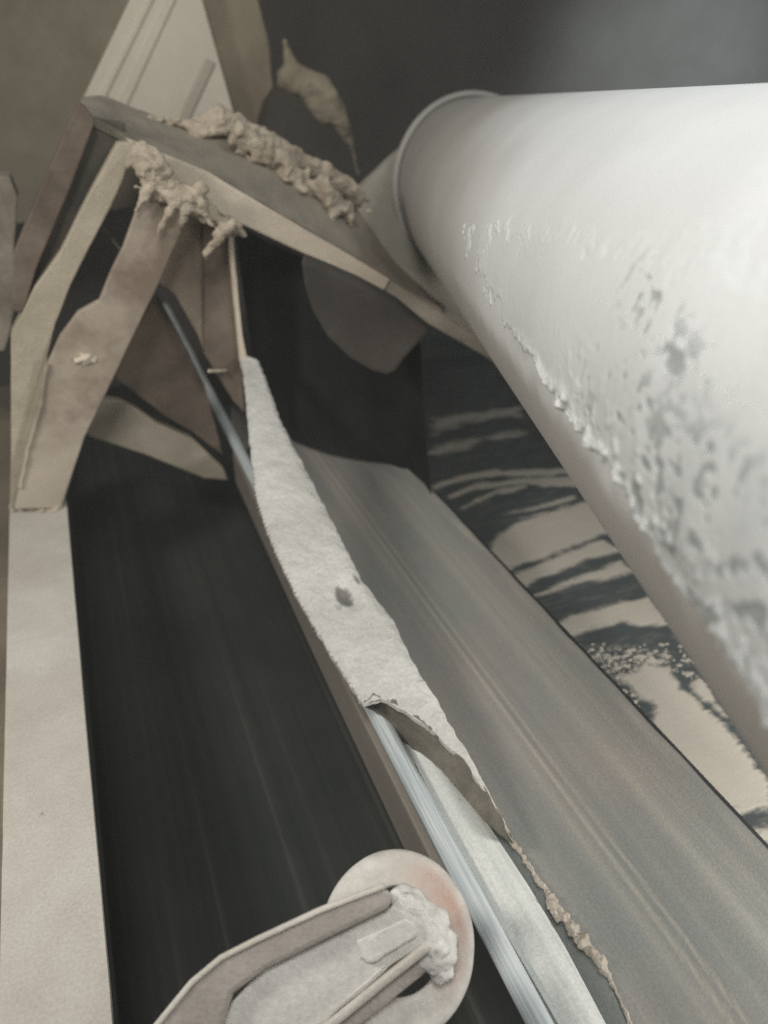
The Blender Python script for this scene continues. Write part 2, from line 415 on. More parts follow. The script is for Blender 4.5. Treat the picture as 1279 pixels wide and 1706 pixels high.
# dark arched cover with a dusty rim
ac = thing('arched_cover', at_y(530, 230, 2.3), 'dark arched cover with a beige dusty rim behind the diagonal beam', 'cover')
slab('face', [at_y(*p, 2.32) for p in ((440, 330), (440, 215), (452, 170), (480, 130), (520, 125), (550, 160), (575, 215), (590, 270), (604, 330))], (0, 0.10, 0), M['cover'], ac, 0.02, 0.002)
rimp = [at_y(*p, 2.30) for p in ((480, 70), (490, 110), (512, 132), (540, 148), (562, 182), (580, 220), (592, 258), (602, 295))]
wisp = resample(rimp, 90); wb = []
for k, p in enumerate(wisp):
    f = k/89; wb.append((p, 0.007 + 0.020*math.sin(math.pi*min(1, f*1.1))**1.1*(1.15-0.45*f)))
for k in range(60):
    f = 0.2 + 0.35*k/59; p = wisp[int(f*89)] + Vector((-0.035-0.01*noise.noise(Vector((k*0.3, 0, 0))), 0.0, -0.012))
    wb.append((p, 0.020 + 0.008*noise.noise(Vector((k*0.2, 4, 0)))))
caked('dusty_rim', [(p + Vector((0, 0.033, 0)), r*1.3) for p, r in wb], 0.004, M['smear'], ac, 0.3, 50, 0.0003, 40)

# ------------------------------------------------------------------ steel frame on the left
fr = thing('steel_trestle', at_y(60, 780, 1.57), 'dusty brown A shaped steel trestle standing on the left channel', 'trestle')
Y0 = 1.57
def PY(pts, y): return [at_y(u, v, y) for u, v in pts]
slab('outer_flange', PY(((132, 166), (152, 190), (158, 205), (112, 325), (60, 448), (40, 520), (18, 520), (22, 425), (62, 325)), 1.56), (0, 0.05, 0), M['redbrown'], fr, 0.02, 0.0007)
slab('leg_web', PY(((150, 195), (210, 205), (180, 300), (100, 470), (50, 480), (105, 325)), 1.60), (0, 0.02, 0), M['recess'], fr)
slab('inner_flange', PY(((196, 238), (226, 236), (205, 300), (182, 350), (150, 410), (118, 475), (92, 540), (79, 592), (84, 660), (88, 846), (18, 846), (18, 560), (58, 478), (100, 420), (150, 320)), 1.555), (0, 0.05, 0), M['dimbeige'], fr, 0.02, 0.0007)
slab('brace', PY(((238, 320), (262, 285), (318, 315), (322, 335), (300, 392), (262, 478), (222, 560), (172, 665), (140, 730), (102, 848), (24, 848), (44, 760), (66, 680), (79, 606), (100, 560), (130, 520), (166, 500), (186, 450), (206, 410)), 1.53), (0, 0.018, 0), M['bracelow'], fr, 0.02, 0.0006, 0.003)
slab('gusset_plate', PY(((285, 345), (345, 352), (345, 600), (330, 560), (290, 490), (262, 470)), 1.61), (0, 0.015, 0), M['brown'], fr)
slab('gusset_plate', PY(((338, 350), (386, 370), (392, 450), (402, 590), (408, 690), (388, 668), (340, 590)), 1.60), (0, 0.015, 0), M['redbrown'], fr)
slab('lit_edge', PY(((379, 380), (388, 385), (393, 450), (404, 560), (413, 604), (400, 604), (390, 500)), 1.585), (0, 0.05, 0), M['beige'], fr, 0.02, 0.001, 0.002)  # pale material puts the light on the plate's right edge into the colour
slab('lower_plate', PY(((222, 552), (262, 490), (300, 560), (340, 640), (372, 760), (320, 720), (270, 690), (205, 640), (190, 628)), 1.72), (0, 0.02, 0), M['redbrown'], fr)
slab('cross_bar', PY(((150, 690), (168, 664), (200, 668), (228, 682), (262, 706), (320, 730), (372, 780), (380, 800), (340, 797), (240, 757), (145, 726)), 1.70), (0, 0.05, -0.01), M['dimbeige'], fr, 0.02, 0.0007)
tube('stay_wire', [at_y(150, 352, 1.64), at_y(205, 422, 1.64)], 0.0022, M['web'], fr, 8)
tube('bolt', [at_y(348, 618, 1.56), at_y(376, 618, 1.60)], 0.0035, M['beige'], fr, 10)

caked('dust_heap', crumbs([at_y(*p, 1.528) for p in ((128, 596), (142, 600), (152, 604))], 26, 0.006, 0.003, 0.007, 41), 0.002, M['beige'], fr, 0.3, 150, 0.0004, 3)
tube('weld_bead', dense([at_y(*p, 1.528) for p in ((78, 606), (66, 680), (46, 750), (34, 812))], 0.008, 0.0018, 2.0, closed=False), 0.0045, M['bracelow'], fr, 8)
# left channel in the conveyor direction
ch = thing('channel_beam', (-0.15, 1.0, -0.8), 'long flat beige dusty steel channel running down the left edge', 'beam')
def chd(p, s, t): return Vector((0, 0, 0.0016*noise.noise(p*16) + 0.0008*noise.noise(p*60)))
ribbon('web_plate', [(-0.196, 0.15, -0.8), (-0.204, 0.9, -0.8), (-0.214, 1.9, -0.8)], [(-0.101, 0.15, -0.8), (-0.098, 0.5, -0.8), (-0.100, 0.9, -0.8), (-0.101, 1.55, -0.8), (-0.115, 1.9, -0.8)], 170, 14, (0, 0, -0.012), M['channel'], ch, chd)
box('flange', -0.112, -0.1035, 0.15, 1.9, -0.90, -0.8125, M['dark'], ch)
box('flange', -0.21, -0.198, 0.15, 1.9, -0.90, -0.8125, M['hopper'], ch)
caked('dust_ridge', path_blobs([at_z(26, 846, -0.800), at_z(60, 840, -0.798), at_z(100, 846, -0.802)], 0.011, 0.004, 0.005, 5) + crumbs([at_z(26, 850, -0.8), at_z(100, 850, -0.8)], 40, 0.008, 0.003, 0.008, 6), 0.003, M['bracelow'], ch, 0.35, 100, 0.0004, 10)

# white mottled post at the far left edge
sp = slab('side_post', PY(((-70, 285), (18, 296), (28, 330), (24, 420), (30, 470), (16, 560), (8, 585), (-70, 590)), 1.85), (0, 0.08, 0), dusty('mottled_post', (0.20, 0.17, 0.13), (0.36, 0.32, 0.26), 9, lim=(0.35, 0.68)), None, 0.02, 0.004)
tag(sp, 'mottled whitish post at the far left behind the frame leg', 'post')

# ------------------------------------------------------------------ diagonal cross beam
cb = thing('cross_beam', at_y(430, 360, Y0), 'diagonal steel beam from the frame apex down under the duct', 'beam')
slab('front_face', PY(((208, 230), (226, 236), (350, 288), (470, 360), (600, 435), (650, 466), (640, 484), (500, 420), (385, 366), (345, 345), (262, 274), (225, 246)), Y0), (0, 0.02, 0), M['beige'], cb, 0.03, 0.001, 0.003)
slab('shaded_end', PY(((651, 467), (735, 520), (850, 600), (850, 618), (716, 541), (641, 485)), Y0+0.004), (0, 0.02, 0), M['web'], cb, 0.03, 0.001, 0.003)  # duller material puts the shade past the beam's lit face into the colour
fe = [at_y(*p, Y0+0.02) for p in ((140, 190), (208, 228), (350, 286), (470, 357), (600, 432), (650, 463), (735, 515))]
be = [at_y(*p, Y0+0.20) for p in ((136, 160), (168, 156), (250, 190), (330, 218), (460, 235), (560, 300), (660, 440), (745, 515))]
ribbon('top_web', fe, be, 60, 16, (0, 0.006, -0.012), M['web'], cb, lambda p, s, t: Vector((0, 0, 0.004*noise.noise(p*22))))
rp = [at_y(*p, Y0+0.17) for p in ((325, 210), (372, 190), (400, 203), (440, 225), (470, 248), (500, 262), (535, 283), (568, 300), (598, 325))]
ft = [at_y(*p, Y0+0.12) for p in ((400, 225), (450, 268), (500, 295), (550, 330), (585, 355))]
tp = caked('caked_dust', path_blobs([p - Vector((0, 0, 0.010)) for p in rp], 0.019, 0.004, 0.009, 11) + crumbs(rp, 150, 0.012, 0.005, 0.014, 12, -0.008) + crumbs(ft, 260, 0.016, 0.004, 0.012, 13, -0.006)
      + drip([at_y(*p, Y0+0.11) for p in ((400, 215), (432, 248), (456, 272))], 0.015, 14)
      + drip([at_y(*p, Y0+0.11) for p in ((468, 262), (486, 300), (505, 318))], 0.013, 15)
      + drip([at_y(*p, Y0+0.10) for p in ((540, 300), (550, 340), (558, 400))], 0.013, 16)
      + crumbs([at_y(*p, Y0+0.18) for p in ((245, 198), (290, 202), (335, 205))], 60, 0.007, 0.003, 0.008, 17), 0.0034, M['caked'], None, 0.35, 110, 0.0005, 45)
tag(tp, 'lumpy beige caked dust along the top of the diagonal beam', 'dust', None, 'stuff')
ap = [at_y(*p, 1.522) for p in ((238, 262), (262, 290), (290, 315), (325, 340))]
tp = caked('caked_dust', path_blobs(ap, 0.017, 0.003, 0.008, 20) + crumbs(ap, 160, 0.011, 0.007, 0.016, 21) + crumbs([at_y(*p, 1.53) for p in ((245, 320), (280, 330), (322, 350))], 90, 0.009, 0.004, 0.010, 22)
      + drip([at_y(*p, 1.505) for p in ((294, 335), (278, 360), (262, 390))], 0.0080, 23)
      + drip([at_y(*p, 1.505) for p in ((312, 330), (307, 358), (303, 376))], 0.0090, 24)
      + drip([at_y(*p, 1.505) for p in ((334, 335), (342, 358), (352, 376))], 0.0080, 25)
      + drip([at_y(*p, 1.505) for p in ((386, 372), (372, 385), (356, 402), (342, 428))], 0.0105, 26)
      + crumbs([at_y(*p, 1.53) for p in ((345, 355), (392, 385))], 80, 0.008, 0.004, 0.010, 27)
      + drip([at_y(*p, 1.51) for p in ((250, 312), (236, 332), (224, 350))], 0.0080, 28), 0.0028, M['caked'], None, 0.35, 120, 0.0004, 20)
tag(tp, 'hanging fingers of caked dust under the trestle apex', 'dust', None, 'stuff')

# saddle plate behind the duct's far end
sd = slab('saddle_plate', [at_y(u, v, 2.12 - (v-250)/370*0.50) for u, v in ((578, 352), (604, 310), (636, 278), (668, 250), (720, 230), (800, 330), (870, 560), (870, 640), (800, 590), (700, 520), (600, 440), (572, 400))], (0, 0.03, 0), M['saddle'], None, 0.03, 0.002)
tag(sd, 'grey beige plate under the far end of the white duct', 'plate')
# dim roller hanging under the beam
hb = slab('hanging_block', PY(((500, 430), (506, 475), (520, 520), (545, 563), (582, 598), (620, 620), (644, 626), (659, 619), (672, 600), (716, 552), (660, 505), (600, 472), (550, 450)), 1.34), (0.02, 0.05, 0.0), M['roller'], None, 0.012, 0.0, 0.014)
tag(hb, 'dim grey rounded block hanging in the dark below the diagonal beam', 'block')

# ------------------------------------------------------------------ white duct
D_, a_ = 0.45, ray(538, 174).normalized()
def perp(u, v): d = ray(u, v); return (d - a_*d.dot(a_)).normalized()
p1, p2 = perp(1279, 138), perp(1279, 1294)
e_ = (p1+p2).normalized(); R_ = D_*math.sin(math.acos(p1.dot(e_)))
E1 = -e_; E2 = a_.cross(E1); A0 = e_*D_
def duct_grid(T, TH, rad):
    th = np.radians(TH)
    A = np.array(a_); B1 = np.array(E1); B2 = np.array(E2); O = np.array(A0) + np.array((0, 0, EYE))
    return O + T[..., None]*A + rad[..., None]*(np.cos(th)[..., None]*B1 + np.sin(th)[..., None]*B2)
def grid_mesh(name, P, mat, parent, attr=None, vals=None, wrap=False):
    nr, nc = P.shape[:2]
    idx = np.arange(nr*nc).reshape(nr, nc)
    if wrap: idx = np.concatenate([idx, idx[:, :1]], 1)
    q = np.stack([idx[:-1, :-1], idx[:-1, 1:], idx[1:, 1:], idx[1:, :-1]], -1).reshape(-1, 4)
    me = bpy.data.meshes.new(name)
    me.vertices.add(nr*nc); me.vertices.foreach_set('co', P.reshape(-1).astype(np.float32))
    me.loops.add(q.size); me.loops.foreach_set('vertex_index', q.reshape(-1).astype(np.int32))
    me.polygons.add(len(q)); me.polygons.foreach_set('loop_start', np.arange(0, q.size, 4, dtype=np.int32))
    me.update(calc_edges=True)
    if attr: set_attr(me, attr, vals.reshape(-1))
    return link(name, me, mat, parent)
dc = thing('white_duct', A0 + a_*0.9, 'large round white duct thick with pale dust at the upper right', 'duct')
th1 = np.linspace(-180, 180, 181)[:-1]; s1 = np.linspace(0, 1, 160)
SS, TH = np.meshgrid(s1, th1, indexing='ij')
wr = (TH+180) % 360 - 180
tend = 2.22 + 0.11*np.sin(np.radians(wr))*1.2
T = -0.7 + SS**1.3*(tend+0.7)
Pd = duct_grid(T, TH, np.full_like(T, R_))
dustv = (1-sstep(0.85, 1.65, T + 0.25*fbm(Pd[..., 0], Pd[..., 1], Pd[..., 2], 4)))*sstep(-42, -33, wr + 4*fbm(Pd[..., 0], Pd[..., 1], Pd[..., 2], 30))
sh = grid_mesh('shell', Pd, M['shell'], dc, 'dust', dustv, wrap=True)
md = sh.modifiers.new('wall', 'SOLIDIFY'); md.thickness = 0.004; md.offset = -1
# rolled rim round the far end
trim = 2.22 + 0.132*np.sin(np.radians(th1))
rim = []
for k in range(14):
    an = 2*math.pi*k/14
    rim.append(duct_grid(trim + 0.014*math.cos(an), th1, np.full_like(th1, R_) + 0.008 + 0.009*math.sin(an)))
rimP = np.stack(rim + [rim[0]], 0)
grid_mesh('end_rim', rimP, M['shell'], dc, 'dust', np.zeros(rimP.shape[:2]), wrap=True)
capP = np.stack([duct_grid(trim-0.02, th1, np.full_like(th1, R_*f)) for f in (0.98, 0.5, 0.01)], 0)
grid_mesh('end_cap', capP, M['saddle'], dc, 'dust', np.zeros(capP.shape[:2]), wrap=True)
# blanket of dust lying on the duct, ragged at its edges
ts = 0.14*np.exp(np.linspace(0, math.log(1.5/0.14), 620)); ths = np.linspace(-48, 78, 420)
T, TH = np.meshgrid(ts, ths, indexing='ij')
P0 = duct_grid(T, TH, np.full_like(T, R_)); X, Yy, Z = P0[..., 0], P0[..., 1], P0[..., 2]
n1 = fbm(X, Yy, Z, 28); n2 = fbm(X+5, Yy, Z, 75); n3 = fbm(X, Yy+9, Z, 170, 3); n0 = fbm(X, Yy, Z+3, 7)
thc = np.interp(T, [0.1, 0.26, 0.33, 0.39, 0.57, 0.85, 1.2], [-41.5, -40.8, -40.5, -38, -32.5, -31, -29])
edge = TH - thc + 3.0*n1 + 2.6*n2
tmx = np.interp(TH, [-40, -30, -16, -4, 11, 25, 40, 80], [0.86, 0.90, 1.12, 0.92, 0.80, 0.74, 0.72, 0.72])
edge2 = (tmx - T)/tmx*60 + 14*n1 + 14*n2
msk = sstep(0, 3.0, edge)*np.clip(edge2/(6.0+70*sstep(-8, 24, TH)), 0, 1)
crest = np.exp(-((edge-2.0)/1.8)**2)*sstep(0.95, 0.6, T)
hgt = -0.0012 + msk*(0.0024 + 0.0006*n0 + 0.0003*n1 + 0.00012*n3) + crest*msk*(0.0012 + 0.0070*np.clip(n2+0.08, 0, 1) + 0.0022*n3)
shal = np.clip(1-edge/18.0, 0, 1)
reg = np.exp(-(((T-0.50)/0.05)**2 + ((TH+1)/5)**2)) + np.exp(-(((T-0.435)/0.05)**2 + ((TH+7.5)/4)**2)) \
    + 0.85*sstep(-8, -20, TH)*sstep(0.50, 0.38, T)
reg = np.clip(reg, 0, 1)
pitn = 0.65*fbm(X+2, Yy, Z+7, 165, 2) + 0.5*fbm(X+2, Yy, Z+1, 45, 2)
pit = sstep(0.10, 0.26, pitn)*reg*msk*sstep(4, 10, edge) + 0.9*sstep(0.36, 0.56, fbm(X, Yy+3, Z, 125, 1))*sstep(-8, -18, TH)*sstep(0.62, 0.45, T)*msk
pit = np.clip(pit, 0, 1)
lump = sstep(0.02, 0.40, fbm(X+11, Yy, Z, 95, 3))*sstep(0.70, 0.50, T)*msk*shal
hgt = hgt - 0.0011*pit + 0.0026*lump
band = np.exp(-((edge2-5)/4)**2)*sstep(-34, -20, TH)*sstep(13, 4, TH)
hgt = hgt + band*msk*0.0014*np.clip(n2+0.3, 0, 1)
Pt = duct_grid(T, TH, R_+hgt)
pc = np.clip(0.82*pit + 0.40*sstep(2, -22, TH)*sstep(0.62, 0.36, T)*(0.75+0.8*n1) + 0.12*sstep(20, -15, TH), 0, 1)  # pits, plus a broad greying towards the lower near side
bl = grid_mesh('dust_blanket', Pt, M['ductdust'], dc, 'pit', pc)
tag(bl, None, None, None, 'stuff')

# ------------------------------------------------------------------ conveyor belt, near the middle
cv = thing('conveyor_belt', (0.5, 0.8, -0.82), 'wide grey rubber conveyor belt with pale streaks running lengthways', 'belt')
ZB = -0.82
rows = []; wear = []
edge_pts = sorted([(at_z(u, v, -0.82).y, at_z(u, v, -0.82).x) for u, v in ((770, 1262), (852, 1400), (900, 1470), (935, 1515), (965, 1555), (1004, 1606), (1030, 1660), (1052, 1712), (1100, 1850))])
EYs, EXs = [p[0] for p in edge_pts], [p[1] for p in edge_pts]
NX, NY = 60, 220
for i in range(NY):
    s = i/(NY-1); row = []
    for j in range(NX):
        t = j/(NX-1); x = 0.386 + t*(0.643-0.386)
        yend = 1.92 - (x-0.435)*1.15
        y = 0.12 + s*(yend+0.50-0.12); z = ZB
        x0 = float(np.interp(y, EYs, EXs)); x = x0 + t*(0.643-x0)
        if y > yend:
            d = y-yend; an = min(d/0.30, 1.9); y2 = yend + 0.30*math.sin(an); z -= 0.30*(1-math.cos(an)); y = y2
        z += -0.010*math.sin(math.pi*t) + 0.002*noise.noise(Vector((x*30, y*1.2, 0)))
        if t > 0.86: z += 0.008*(t-0.86)/0.14
        row.append(Vector((x + (0.003*noise.noise(Vector((1, y*14, 2))) if j == NX-1 else 0), y, z)))
        t = (x-0.386)/0.257 if t < 0.9 else t
        wv = max(0, 1-abs(t-0.965-0.02*noise.noise(Vector((y*6, 0, 4))))/0.03)*max(0, 0.35+0.9*noise.noise(Vector((y*9, 3, 1))))
        wv += 0.75*max(0, 1-abs(t-0.335)/0.020) + 0.65*max(0, 1-abs(t-0.395)/0.016) + 0.30*max(0, 1-abs(t-0.27)/0.05) + 0.25*max(0, 1-abs(t-0.70)/0.05) + 0.35*max(0, 1-abs(t-0.80)/0.016)*(0.6+noise.noise(Vector((y*4, 8, 1))))
        wear.append(min(1, max(0, wv)))
    rows.append(row)
ob = grid_solid('rubber_sheet', rows, (0, 0, -0.012), M['belt'], cv)
set_attr(ob.data, 'wear', wear+[0]*len(wear))
ribbon('gap_shade_band', [(0.6445, 0.12, -0.8145), (0.6445, 1.34, -0.8145)], [(0.6535, 0.12, -0.818), (0.6535, 1.34, -0.818)], 50, 3, (0, 0, -0.006), M['dark'], cv)  # dark strip stands in for the shaded gap beside the belt
lip_r = [Vector((x+0.003, y, -0.824)) for y, x in zip(EYs, EXs)]
lip_l = [Vector((x-0.028, y, -0.872)) for y, x in zip(EYs, EXs)]
ribbon('edge_lip', lip_l, lip_r, 40, 8, (-0.004, 0, -0.008), M['lipm'], cv)
fb = path_blobs([at_z(*p, -0.812) for p in ((852, 1400), (900, 1470), (935, 1515), (965, 1555), (1004, 1606))], 0.0026, 0.0014, 0.0016, 31) \
   + path_blobs([at_z(*p, -0.812) for p in ((912, 1500), (940, 1535), (972, 1570), (1000, 1598), (1006, 1612))], 0.0040, 0.0016, 0.0042, 33) \
   + path_blobs([at_z(*p, -0.814) for p in ((1004, 1606), (1030, 1660), (1052, 1712))], 0.0020, 0.0014, 0.0006, 32)
fg = caked('frayed_edge', fb, 0.0014, M['fringe'], cv, 0.5, 200, 0.0005)

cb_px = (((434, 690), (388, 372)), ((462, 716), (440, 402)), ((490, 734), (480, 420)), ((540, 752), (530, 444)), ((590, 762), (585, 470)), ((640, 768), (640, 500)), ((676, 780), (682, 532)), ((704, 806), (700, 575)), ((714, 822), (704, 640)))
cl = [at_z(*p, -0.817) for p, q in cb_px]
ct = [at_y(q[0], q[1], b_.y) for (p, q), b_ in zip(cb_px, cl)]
cu = ribbon('belt_end_shade', cl, ct, 60, 16, (0.004, 0.012, 0), M['void'], None, lambda p, s_, t: Vector((0, -0.010*(1-t)**2 + 0.005*noise.noise(Vector((p.x*18, 0, 3))), 0)))  # black sheet added to make the deep shade at the belt's far end
tag(cu, 'added curtain hanging across the far end of the grey belt', 'blackout')

# dusty strip lying over the belt's left edge
def on_strip(u, v):           # plane that climbs towards the frame: z=-0.545 at y=1.6, z=-0.787 at y=0.5
    k = (0.787-0.545)/1.1; d = ray(u, v)      # z = -0.787 + k*(y-0.5)
    return d*((-0.787-0.5*k)/(d.z-k*d.y))
st = thing('skirt_strip', on_strip(600, 980), 'long rubber skirt strip covered in pale grey dust between rod and belt', 'strip')
Ls = [on_strip(*p) for p in ((398, 590), (404, 620), (409, 660), (416, 740), (428, 830), (450, 895), (474, 947), (500, 1000), (550, 1085), (606, 1172))]
Rs = [on_strip(*p) for p in ((413, 592), (430, 598), (448, 640), (465, 690), (490, 742), (520, 800), (545, 850), (575, 905), (598, 955), (655, 1030), (690, 1100), (712, 1142))]
Le = [on_strip(*p) for p in ((606, 1172), (622, 1158), (660, 1176), (705, 1205), (735, 1232), (770, 1265), (815, 1325), (852, 1396))]
Re = [on_strip(*p) for p in ((712, 1142), (735, 1180), (752, 1210), (770, 1238), (790, 1275), (812, 1315), (852, 1394))]
def sdisp(p, s, t):
    e = min(t, 1-t) if s < 0.5 else 1
    return Vector((0.003*noise.noise(p*60), 0, -0.006*(1-min(1, e*6))**2 + 0.0016*noise.noise(p*40) + 0.0009*noise.noise(p*140) + 0.0008*noise.noise(p*260)))
def resamp2(A, n): return resample(A, n)
Lall = resample(Ls, 240); Rall = resample(Rs, 240)
Lend = resample(Le, 60); Rend = resample(Re, 60)
rows = []; spit = []
for A, B in zip(Lall+Lend[1:], Rall+Rend[1:]):
    r = []
    for j in range(52):
        t = j/51; p = A.lerp(B, t)
        # a scooped hole in the dust
        q = p - on_strip(578, 988); hole = math.exp(-((q.x/0.016)**2 + (q.y/0.022)**2)); hole2 = math.exp(-(((q.x-0.016)/0.012)**2 + ((q.y-0.004)/0.02)**2)); hole1 = math.exp(-(((q.x+0.006)/0.0145)**2 + (q.y/0.021)**2)**1.5)*(0.8+0.5*noise.noise(p*150)) + 0.6*math.exp(-(((q.x-0.022)/0.004)**2 + ((q.y-0.022)/0.014)**2))
        p = p + sdisp(p, 1 if len(rows) > 236 else 0, t) + Vector((0, 0, -0.013*hole + 0.004*hole2)); r.append(p); spit.append(float(sstep(0.16, 0.52, hole1)))
    rows.append(r)
so = grid_solid('dusty_top', rows, (0.0, 0.0, -0.006), M['strip'], st)
set_attr(so.data, 'pit', spit+spit)
# thick torn end of the strip
e1 = [on_strip(*p) for p in ((606, 1171), (622, 1157), (660, 1175), (705, 1204), (735, 1231), (770, 1264), (815, 1324), (853, 1396))]
e2 = [at_z(*p, -0.81) for p in ((609, 1180), (630, 1202), (666, 1228), (700, 1261), (735, 1293), (768, 1328), (806, 1368), (852, 1406))]
ribbon('torn_end', e1, e2, 70, 6, (0.004, 0.008, 0.0), M['rubber'], st, lambda p, s, t: Vector((0.0012*noise.noise(p*120), 0.002*noise.noise(p*90), 0.0012*noise.noise(p*150))))
rnd = random.Random(9)
fibm = M['fringe']
bmf = []
Ld = resample(Ls[3:], 60)
for k in range(150):     # short frayed fibres along the left edge
    p = Ld[rnd.randrange(8, 60)] + Vector((0, 0, -0.003))
    bmf.append((p, p + Vector((-rnd.uniform(0.001, 0.008), rnd.uniform(-0.004, 0.004), rnd.uniform(-0.004, 0.002)))))
for u, v in ((655, 1188), (702, 1235), (700, 1248), (756, 1305), (765, 1330), (750, 1300)):
    p = at_z(u, v, -0.80); bmf.append((p, p + Vector((-0.002, -0.004, -0.014))))
bm = bmesh.new()
for a, b_ in bmf:
    r = 0.0007; d = (b_-a).normalized(); s_ = d.cross(Vector((0.1, 0.2, 1))).normalized()*r; u_ = d.cross(s_).normalized()*r
    vs = [bm.verts.new(W(a+x)) for x in (s_, u_, -s_, -u_)]; tip = bm.verts.new(W(b_))
    for k in range(4): bm.faces.new((vs[k], vs[(k+1) % 4], tip))
me = bpy.data.meshes.new('fibres'); bm.to_mesh(me); bm.free()
tag(link('fibres', me, fibm, st), None, None, None, 'stuff')

# rod, bar and white roller left of the belt
rd = tube('steel_rod', [(0.284, 0.16, -0.802), (0.286, 0.8, -0.802), (0.290, 1.6, -0.80), (0.300, 3.0, -0.80)], 0.0125, M['rod'], None, 28)
tag(rd, 'long slim bluish steel rod running beside the belt under the strip', 'rod')
br = slab('flat_bar', [(0.265, 0.47, -0.815), (0.300, 0.47, -0.815), (0.296, 1.7, -0.815), (0.278, 1.7, -0.815), (0.268, 1.0, -0.815)], (0, 0, -0.085), M['barm'], None, 0.05, 0.0005, 0.003)
tag(br, 'brown grey flat bar just left of the steel rod', 'bar')
wr_l = [at_z(*p, -0.812) for p in ((668, 1215), (700, 1290), (765, 1425), (850, 1568), (944, 1730))]
wr_r = [at_z(*p, -0.812) for p in ((708, 1235), (752, 1290), (812, 1372), (880, 1475), (940, 1575), (1022, 1730))]
wo = ribbon('white_guide', wr_l, wr_r, 60, 16, (0, 0, -0.03), M['white'], None, lambda p, s, t: Vector((0, 0, 0.010*math.sin(math.pi*t))))
tag(wo, 'smooth white rounded guide strip between the rod and the belt edge', 'guide')

# dark return belt deep on the left
rb = ribbon('return_belt', [(-0.20, 0.2, -1.05), (-0.20, 2.6, -1.05)], [(0.62, 0.2, -1.07), (0.62, 2.6, -1.07)], 40, 24, (0, 0, -0.014), M['return'], None)
tag(rb, 'dark return belt lying deep between the channel and the rod', 'belt')

# ------------------------------------------------------------------ deck with dust patches right of the belt
dk = thing('deck_plate', (1.0, 1.0, -0.97), 'dark blue grey deck plate with beige dust bands beyond the belt', 'plate')
ZD = -0.97
slab('plate', [(0.655, 0.1, ZD), (2.4, 0.1, ZD), (2.4, 3.2, ZD), (0.72, 3.2, ZD), (0.655, 1.6, ZD)], (0, 0, -0.02), M['deck'], dk, bevel=0.002)
def z6(x, y): return at_z(620 + x/1.941, 640 + y/1.941, ZD+0.0005)
patches = [
 ((365, 545), (400, 490), (450, 455), (560, 420), (700, 375), (800, 400), (790, 478), (740, 492), (560, 560), (430, 605)),
 ((437, 622), (560, 568), (740, 500), (820, 540), (700, 568), (570, 620), (480, 662)),
 ((500, 688), (600, 642), (800, 572), (860, 605), (760, 632), (650, 650), (530, 690)),
 ((590, 768), (640, 750), (740, 724), (775, 712), (890, 688), (980, 775), (880, 788), (800, 772), (700, 795), (620, 828)),
 ((800, 950), (830, 925), (870, 905), (960, 915), (1000, 980), (1080, 1045), (1140, 1100), (1190, 1150), (1290, 1290), (1300, 1370), (1150, 1395), (1090, 1340), (900, 1130), (905, 1040), (840, 1000)),
 ((1040, 930), (1085, 965), (1150, 1080), (1090, 1045), (1030, 990)),
 ((1200, 1445), (1350, 1400), (1350, 1520), (1260, 1490)),
 ((190, 330), (280, 292), (420, 278), (640, 270), (660, 290), (500, 300), (420, 296), (290, 315), (200, 342)),
 ((240, 358), (330, 322), (500, 304), (680, 300), (700, 330), (560, 335), (500, 322), (340, 340), (250, 370)),
 ((288, 404), (330, 370), (400, 342), (500, 326), (500, 336), (400, 358), (335, 385)),
 ((410, 425), (520, 394), (650, 362), (655, 372), (530, 408)),
 ((455, 440), (560, 410), (640, 386), (640, 394), (560, 420)),
]
thin = [((165, 225), (230, 190), (330, 170), (470, 140), (520, 160), (330, 200), (220, 235)), ((195, 110), (300, 92), (480, 70), (480, 105), (300, 130), (200, 165)), ((690, 880), (760, 850), (860, 850), (960, 870), (960, 930), (820, 960), (740, 930))]
gx = np.linspace(0.66, 1.75, 620); gy = 0.22*np.exp(np.linspace(0, math.log(2.4/0.22), 760))
GY, GX = np.meshgrid(gy, gx, indexing='ij')
def sdist(poly):
    d = np.full(GX.shape, 1e9); inside = np.zeros(GX.shape, bool); n = len(poly)
    for k in range(n):
        ax_, ay_ = poly[k]; bx_, by_ = poly[(k+1) % n]
        ex, ey = bx_-ax_, by_-ay_; t_ = np.clip(((GX-ax_)*ex + (GY-ay_)*ey)/(ex*ex+ey*ey+1e-12), 0, 1)
        d = np.minimum(d, np.hypot(GX-ax_-t_*ex, GY-ay_-t_*ey))
        c_ = ((ay_ > GY) != (by_ > GY)) & (GX < (bx_-ax_)*(GY-ay_)/(by_-ay_+1e-12) + ax_)
        inside ^= c_
    return np.where(inside, d, -d)
zz = np.zeros_like(GX)
f1 = fbm(GX*1.0, GY*2.6, zz, 22, 4); f2 = fbm(GX*0.5+4, GY*3, zz, 60, 3); f3 = fbm(GX+9, GY, zz, 190, 3)
dm = np.zeros_like(GX)
for i, pl in enumerate(patches):
    P_ = [(p.x, p.y) for p in (z6(*q) for q in pl)]
    wdt = 0.011 if i < 7 else 0.008
    dm = np.maximum(dm, sstep(-wdt*0.6, wdt, sdist(P_) + 0.010*f1 + 0.006*f2 + 0.004*f3)*(1.0 if i < 7 else 0.85))
for i, pl in enumerate(thin):
    P_ = [(p.x, p.y) for p in (z6(*q) for q in pl)]
    dm = np.maximum(dm, sstep(-0.012, 0.03, sdist(P_) + 0.03*f1 + 0.015*f2)*(0.75 if i < 2 else 0.0))
    if i == 2: dm = np.maximum(dm, sstep(-0.02, 0.03, sdist(P_))*sstep(0.02, 0.22, f3*0.8+f2*0.5+0.05))
dm = np.clip(np.maximum(dm, 0.10*sstep(0.0, 0.5, f2+f1*0.5)), 0, 1)
